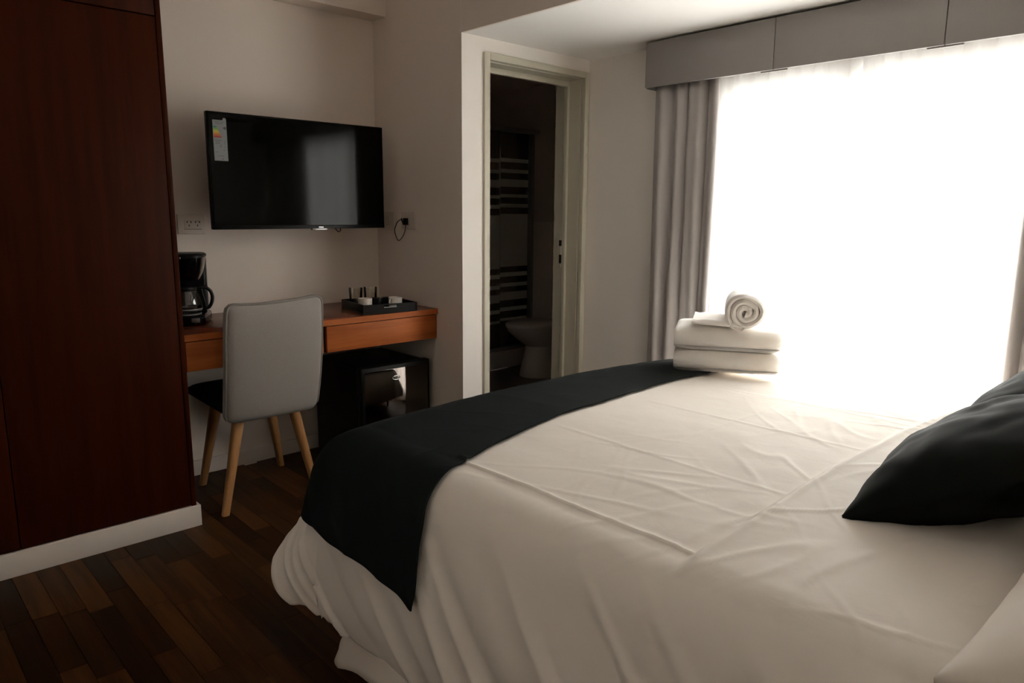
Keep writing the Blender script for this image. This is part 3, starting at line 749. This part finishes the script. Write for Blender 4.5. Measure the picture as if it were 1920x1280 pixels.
# hanging bed skirt, lowest at the foot corner
b = MB()
path = []
for k in range(61): path.append((0.905, -0.2 + 1.86 * k / 60))
for k in range(1, 9): a = k / 8 * PI / 2; path.append((0.905 + 0.04 * (1 - math.cos(a)), 1.66 + 0.04 * math.sin(a)))
for k in range(1, 61): path.append((0.945 + 1.74 * k / 60, 1.70))
np_ = len(path) - 1
def skirt(u, v):
    i = min(int(u * np_), np_ - 1); f = u * np_ - i
    x = path[i][0] * (1 - f) + path[i + 1][0] * f; y = path[i][1] * (1 - f) + path[i + 1][1] * f
    dc = abs(y - 1.66) if x < 0.95 else 0.6 * (x - 0.945)
    hem = 0.022 + 0.30 * min(dc, 0.30)
    z = 0.33 + (hem - 0.33) * v
    ins = 0.075 * (1 - v)
    x += ins if x < 1.8 else -ins
    y -= ins
    wv = 0.010 * v * math.sin(y * 21 + x * 17) + 0.006 * v * noise.noise(Vector((x * 6, y * 6, v)))
    return Vector((x - wv - (0.012 * v if x < 0.95 else 0) - bxo, y + (wv if x >= 0.95 else 0) + (0.01 * v if x >= .94 else 0) - byo, z))
b.grid(np_, 14, skirt)
o = b.build('bed_skirt', M['sheet'], bd_, True)
md = o.modifiers.new('thickness', 'SOLIDIFY'); md.thickness = 0.002

# duvet: flat-cloth coordinates (s across, t along) draped over a rounded box
DXL, DXR, DYF, DZT, DR = 1.10, 2.60, 1.76, 0.642, 0.125
def _profile(mid, end, flat):
    tab = [(0.0, 0.0)]; o_ = dn = 0.0; n = 160; h = 0.80 / n
    for k in range(n):
        d = (k + 0.5) * h
        u = min(1, d / 0.18); f = mid * (0.62 * u + 0.38 * u * u * (3 - 2 * u))
        if d > 0.18:
            u = min(1, (d - 0.18) / 0.22); f += (flat - mid) * u * u
        if d > 0.40:
            u = min(1, (d - 0.40) / 0.2); f += end * u * u
        f = math.radians(f); o_ += math.cos(f) * h; dn += math.sin(f) * h
        tab.append((o_, dn))
    return tab
PROF_SIDE, PROF_CORNER = _profile(69, 26, 84), _profile(67, 78, 51)
def prof(tab, d):
    x = min(d, 0.799) / 0.005; k = int(x); f = x - k
    return tab[k][0] * (1 - f) + tab[k + 1][0] * f, tab[k][1] * (1 - f) + tab[k + 1][1] * f
def drape(s, t, off=0.0):
    a = DXL - s if s < DXL else (s - DXR if s > DXR else 0.0)
    sgn = -1 if s < DXL else 1
    c_ = max(0.0, t - DYF)
    bx = min(max(s, DXL), DXR); by = min(t, DYF)
    z0 = DZT + 0.022 * math.cos((bx - 1.85) / 0.75 * PI / 2) ** 0.7 if abs(bx - 1.85) < 0.7499 else DZT
    if a <= 0 and c_ <= 0:
        return Vector((bx, by, z0 + off)), 0.0
    p = 5.0
    d = (a ** p + c_ ** p) ** (1 / p)
    hyp = math.hypot(a, c_)
    dirx, diry = sgn * a / hyp, c_ / hyp
    k = min(1, 2.2 * a * c_ / (a * a + c_ * c_)) if c_ > 0 and a > 0 else 0
    o1, d1 = prof(PROF_SIDE, d); o2, d2 = prof(PROF_CORNER, d)
    o_, dn = o1 + (o2 - o1) * k, d1 + (d2 - d1) * k
    return Vector((bx + dirx * o_, by + diry * o_, z0 - dn)), d
def nz(x, y, z=0.0): return noise.noise(Vector((x, y, z)))
def ridge(v): return 1 - abs(v)
def crease(s, t, ang, fa, fb, seed, cut=0.86):
    ca, sa = math.cos(ang), math.sin(ang)
    p, q = s * ca + t * sa, -s * sa + t * ca
    v = 1 - abs(nz(p * fa + 0.25 * nz(s * 5, t * 5, seed), q * fb, seed)) * 1.5
    if v < cut: return 0.0
    m_ = nz(s * 2.7 + seed, t * 2.7, seed * 0.7) + 0.18
    return ((v - cut) / (1 - cut)) ** 1.3 * max(0.0, min(1.0, m_ * 3))
def wrinkle(s, t):
    a = max(0.0, DXL - s, s - DXR); c_ = max(0.0, t - DYF)
    d = max(a, c_)
    w_ = 0.0
    flat = 1.0 / (1 + (d / 0.10) ** 2)
    hd_ = min(1, max(0, (1.35 - t) / 0.6))
    if flat > 0.03:
        w_ += flat * (0.0035 * nz(s * 3.4 + 3, t * 2.8, 1.3) + 0.0018 * nz(s * 11, t * 7, 4.1))
        c = 0.0040 * hd_ * crease(s, t, 1.15, 7.0, 1.6, 3.1) + (0.0012 + 0.0035 * hd_) * crease(s, t, 0.35, 8.0, 1.5, 7.7)
        c += 0.0030 * hd_ * crease(s, t, 2.2, 9.0, 2.2, 12.3) + 0.0022 * crease(s, t, 1.5, 5.0, 1.0, 21.3, 0.90)
        w_ += flat * c * 0.75
        # pressed creases along the bed
        for xc, amp in ((1.125, 0.0045), (1.50, 0.0016), (1.93, 0.0016), (2.3, 0.0014)):
            g = (s - xc - 0.006 * nz(t * 3, xc)) / 0.006
            if abs(g) < 3: w_ += amp * math.exp(-g * g) * (1 if 0.70 < t < 1.40 else 0.0)
        for yc in (1.08,):
            g = (t - yc - 0.006 * nz(s * 3, yc)) / 0.006
            if abs(g) < 3: w_ += 0.0016 * math.exp(-g * g)
    # turned-back band at the head: a step up
    yb = 0.69 + 0.010 * nz(s * 3.1, 0.5) + 0.004 * nz(s * 11, 1.5)
    x_ = (t - yb) / 0.0035
    st = 0.0 if x_ > 30 else (1.0 if x_ < -30 else 1 / (1 + math.exp(x_)))
    if st > 0:
        lip = 0.004 * math.exp(-((t - yb + 0.014) / 0.011) ** 2)
        w_ += (0.012 * st + lip) * (flat if s > DXL else max(0, 1 - (DXL - s) / 0.06))
    # hanging folds on the sides
    if d > 0.06:
        g = min(1, (d - 0.06) / 0.40)
        wa = a ** 3 / (a ** 3 + c_ ** 3)
        al = t + 1.15 * a
        f1 = 0.8 * nz(al * 4.4, a * 0.7, 9.1) + 0.40 * nz(al * 9, a * 0.9, 3.3)
        f1 += 0.75 * max(0, 1 - abs(nz(al * 6.0, a * 0.6, 5.2)) * 4.0) - 0.2
        al = s + 0.2 * c_
        f2 = nz(al * 6, c_ * 1.2, 6.1) + 0.4 * nz(al * 12, c_ * 2, 2.3)
        w_ += g * (0.024 * wa * f1 + 0.024 * (1 - wa) * f2)
    mix = min(a, c_)
    if mix > 0.0:   # crumpled corner
        w_ += min(1, mix / 0.2) * 0.026 * nz(s * 5.5, t * 5.5, 5.5)
    return w_
def cloth_pt(s, t, off=0.0, lift=0.0):
    p, d = drape(s, t, off)
    h = 0.004
    ps, _ = drape(s + h, t, off); pt_, _ = drape(s, t + h, off)
    n = (ps - p).cross(pt_ - p)
    if n.length > 1e-9: n.normalize()
    else: n = Vector((0, 0, 1))
    return p + n * (wrinkle(s, t) + lift)
SL, SR, T0, T1 = 1.10 - 0.60, 2.60 + 0.55, -0.22, 1.76 + 0.58
NS, NT = 390, 400
def sgrid(u, lo_, hi_): return lo_ + (hi_ - lo_) * u
b = MB()
b.grid(NS, NT, lambda u, v: cloth_pt(sgrid(u, SL, SR), sgrid(v, T0, T1)))
dv = b.build('duvet', M['linen'], None, True)
md = dv.modifiers.new('thickness', 'SOLIDIFY'); md.thickness = 0.012; md.offset = -1
tag(dv, 'rumpled white duvet covering the bed and draping down its side', 'duvet')

# dark runner across the foot
hk = [(0.70, 1.235), (0.78, 1.262), (0.90, 1.30), (1.06, 1.350), (1.30, 1.412), (1.56, 1.455), (2.0, 1.485), (2.43, 1.503), (3.2, 1.515)]
def thead(s):
    for (a, ya), (c_, yc) in zip(hk, hk[1:]):
        if s <= c_: return ya + (yc - ya) * (s - a) / (c_ - a) + 0.006 * nz(s * 6, 3.2) + 0.003 * nz(s * 19, 1.2)
    return hk[-1][1]
def runner(u, v):
    s = 0.77 + (2.94 - 0.77) * u
    t0, t1 = thead(s), DYF + 0.125 + 0.01 * nz(s * 5, 8)
    t = t0 + (t1 - t0) * v
    if s < DXL:    # hem runs a little lower towards the head side
        s -= 0.03 * (1 - v) * min(1, (DXL - s) / 0.33) + 0.006 * nz(v * 7, 1.7) * min(1, (DXL - s) / 0.33)
    e = 0.0035 + 0.0015 * nz(s * 8, t * 8, 2)
    return cloth_pt(s, t, 0.0, 0.005 + e + (0.014 * min(1, (DXL - s) / 0.2) if s < DXL else 0))
b = MB(); b.grid(300, 100, runner)
rn = b.build('bed_runner', M['runner'], None, True)
md = rn.modifiers.new('thickness', 'SOLIDIFY'); md.thickness = 0.004; md.offset = 1
tag(rn, 'dark charcoal bed runner across the foot of the white bed', 'bed runner')

# ------------------------------------------------------------------ pillows
def pillow(name, label, cat, wd, ht, thk, material, mtx, seed, group=None, ear=0.07, pw=2.4, sag=0.0):
    b = MB(); nn = 44
    def f(u, v, s):
        x, y = 2 * u - 1, 2 * v - 1
        px = x * wd / 2 * (1 - ear * (1 - y * y)); py = y * ht / 2 * (1 - ear * (1 - x * x))
        e = (max(0, 1 - abs(x) ** pw) * max(0, 1 - abs(y) ** pw)) ** 0.62
        wr_ = 0.012 * noise.noise(Vector((x * 2.2 + seed, y * 2.2, s))) * e + 0.004 * noise.noise(Vector((x * 6 + seed, y * 6, s))) * min(1, e * 3)
        return Vector((px, py, s * (0.004 + thk / 2 * e + wr_) - sag * (x * x)))
    b.grid(nn, nn, lambda u, v: f(u, v, 1)); b.grid(nn, nn, lambda u, v: f(u, v, -1), True)
    bmesh.ops.remove_doubles(b.bm, verts=b.bm.verts[:], dist=0.0002)
    ed = [e for e in b.bm.edges if e.is_boundary]
    if ed: bmesh.ops.bridge_loops(b.bm, edges=ed)
    o = b.build(name, material, None, True)
    o.matrix_world = mtx
    return tag(o, label, cat, group)
def pose(loc, rx, rz, ry=0): return Matrix.Translation(loc) @ Matrix.Rotation(rz, 4, 'Z') @ Matrix.Rotation(rx, 4, 'X') @ Matrix.Rotation(ry, 4, 'Y')
R_ = math.radians
pillow('pillow', 'white pillow at the head of the bed in the lower right corner', 'pillow', 0.68, 0.46, 0.17, M['sheet'], pose((1.30, 0.015, 0.728), R_(-7), R_(1)), 1, 'white pillows at the head of the bed')
pillow('pillow', 'white pillow at the window side behind the far dark cushion', 'pillow', 0.68, 0.46, 0.17, M['sheet'], pose((2.22, 0.03, 0.735), R_(-7), R_(-3)), 2, 'white pillows at the head of the bed')
pillow('cushion', 'large dark cushion nearest the camera on the bed', 'cushion', 0.54, 0.52, 0.20, M['cushion'], pose((1.73, 0.36, 0.785), R_(-28), R_(6)), 5, 'dark cushions on the bed')
pillow('cushion', 'dark cushion behind the nearest one, by the window', 'cushion', 0.54, 0.52, 0.20, M['cushion'], pose((2.35, 0.36, 0.80), R_(-32), R_(-2)), 8, 'dark cushions on the bed')

# ------------------------------------------------------------------ towels on the bed
TA = math.atan2(-0.34, 0.20)
def folded_towel(label, loc, rot, L, D, H, seed):
    r = thing('folded_towel', label, 'towel', loc, rot, 'folded bath towels stacked on the bed')
    # a folded slab whose front shows the rounded fold
    n = 22
    prof = []
    hh = H / 2
    def outline(rad, hgt):   # rounded at front (-y), stacked layers at the back
        o_ = []
        for k in range(n + 1):
            a = PI / 2 + PI * k / n
            o_.append((-D / 2 + hgt + hgt * math.cos(a), hh + hgt * math.sin(a)))
        o_.append((D / 2, hh - hgt)); o_.append((D / 2, hh + hgt))
        return o_
    base = outline(0, hh)
    rings = []
    NX = 40
    for i in range(NX + 1):
        x = -L / 2 + L * i / NX
        ex = min(i, NX - i) / 2.2
        sc = 1 - 0.22 * math.exp(-ex * 1.6)
        rg = []
        for (y, z) in base:
            zz = hh + (z - hh) * sc
            zz += 0.0045 * noise.noise(Vector((x * 9 + seed, y * 9, seed))) + 0.002 * noise.noise(Vector((x * 30, y * 30, seed)))
            zz = max(zz, 0.0008)
            rg.append(Vector((x, y + 0.004 * noise.noise(Vector((x * 7, z * 20, seed))), zz)))
        rings.append(rg)
    MB().loft(rings).build('towel_body', M['towel'], r, True, 70)
    # woven border band along the lower front
    b = MB()
    b.grid(60, 3, lambda u, v: Vector((-L / 2 + 0.006 + (L - 0.012) * u, -D / 2 - 0.0015 + hh * (1 - math.cos(math.asin(min(1, (hh - (0.010 + 0.010 * v)) / hh)))) + 0.004 * noise.noise(Vector(((-L / 2 + L * u) * 7, (0.010 + 0.010 * v) * 20, seed))), 0.010 + 0.010 * v)))
    o = b.build('woven_border', M['towel'], r, True)
    md = o.modifiers.new('t', 'SOLIDIFY'); md.thickness = 0.002
    return r
ZT = 0.668
ctr = Vector((2.46, 1.43, 0)) + Vector((0.34, 0.20, 0)).normalized() * 0.125
folded_towel('lower folded white bath towel resting on the bed', (ctr.x, ctr.y, ZT), TA, 0.395, 0.26, 0.083, 2.0)
folded_towel('upper folded white bath towel under the rolled towel', (ctr.x + 0.004, ctr.y + 0.002, ZT + 0.083), TA, 0.400, 0.25, 0.092, 6.0)
# rolled hand towel with a loose flap
rt = thing('rolled_towel', 'rolled white hand towel on top of the folded towels', 'towel', (ctr.x, ctr.y, ZT + 0.178), TA)
thk = 0.0196
sp_ = []
turns = 2.85; R1 = 0.062
npt = 120
for k in range(npt + 1):
    t = k / npt; a = -PI / 2 - t * turns * 2 * PI
    r_ = R1 * (1 - t * 0.99) * (1 + 0.05 * math.sin(3 * a + 1))
    sp_.append((0.062 + r_ * math.cos(a) * 1.06, R1 + r_ * math.sin(a)))
flap = [(-0.135, 0.013 + 0.0), (-0.115, 0.010), (-0.09, 0.009), (-0.06, 0.008), (-0.03, 0.006), (0.0, 0.004), (0.03, 0.002)]
cl = flap + sp_
W0, W1 = -0.115, 0.115
outer, inner = [], []
for i, p in enumerate(cl):
    a = cl[max(0, i - 1)]; c_ = cl[min(len(cl) - 1, i + 1)]
    tx, tz = c_[0] - a[0], c_[1] - a[1]; l = math.hypot(tx, tz) or 1
    nx, nz_ = -tz / l, tx / l
    tt = thk * (1.0 if i > 1 else 0.8)
    outer.append((p[0], p[1])); inner.append((p[0] + nx * tt, p[1] + nz_ * tt))
loop = outer + inner[::-1]
nl = len(loop); nc = len(cl)
def rpt(x, y, z):
    jit = 0.0016 * noise.noise(Vector((x * 40, y * 40, z * 40)))
    return Vector((x + jit, y, max(0.0005, z + jit)))
b = MB()
Rg = [[b.bm.verts.new(rpt(x, W0 + (W1 - W0) * k / 12, z)) for (x, z) in loop] for k in range(13)]
for A_, B_ in zip(Rg, Rg[1:]):
    for k in range(nl): b.bm.faces.new((A_[k], A_[(k + 1) % nl], B_[(k + 1) % nl], B_[k]))
for rg, y, sg in ((Rg[0], W0, -1), (Rg[-1], W1, 1)):     # each wound layer bulges at its edge
    mid = []
    for k in range(nc):
        mx_, mz_ = (outer[k][0] + inner[k][0]) / 2, (outer[k][1] + inner[k][1]) / 2
        mid.append(b.bm.verts.new((mx_, y + sg * (0.0075 + 0.006 * noise.noise(Vector((mx_ * 25, mz_ * 25, 3.0)))), mz_)))
    for k in range(nc - 1):
        b.bm.faces.new((rg[k], rg[k + 1], mid[k + 1], mid[k]))
        b.bm.faces.new((mid[k], mid[k + 1], rg[nl - 2 - k], rg[nl - 1 - k]))
    b.bm.faces.new((rg[0], mid[0], rg[nl - 1])); b.bm.faces.new((rg[nc - 1], rg[nc], mid[nc - 1]))
b.build('towel_roll', M['roll'], rt, True, 60)
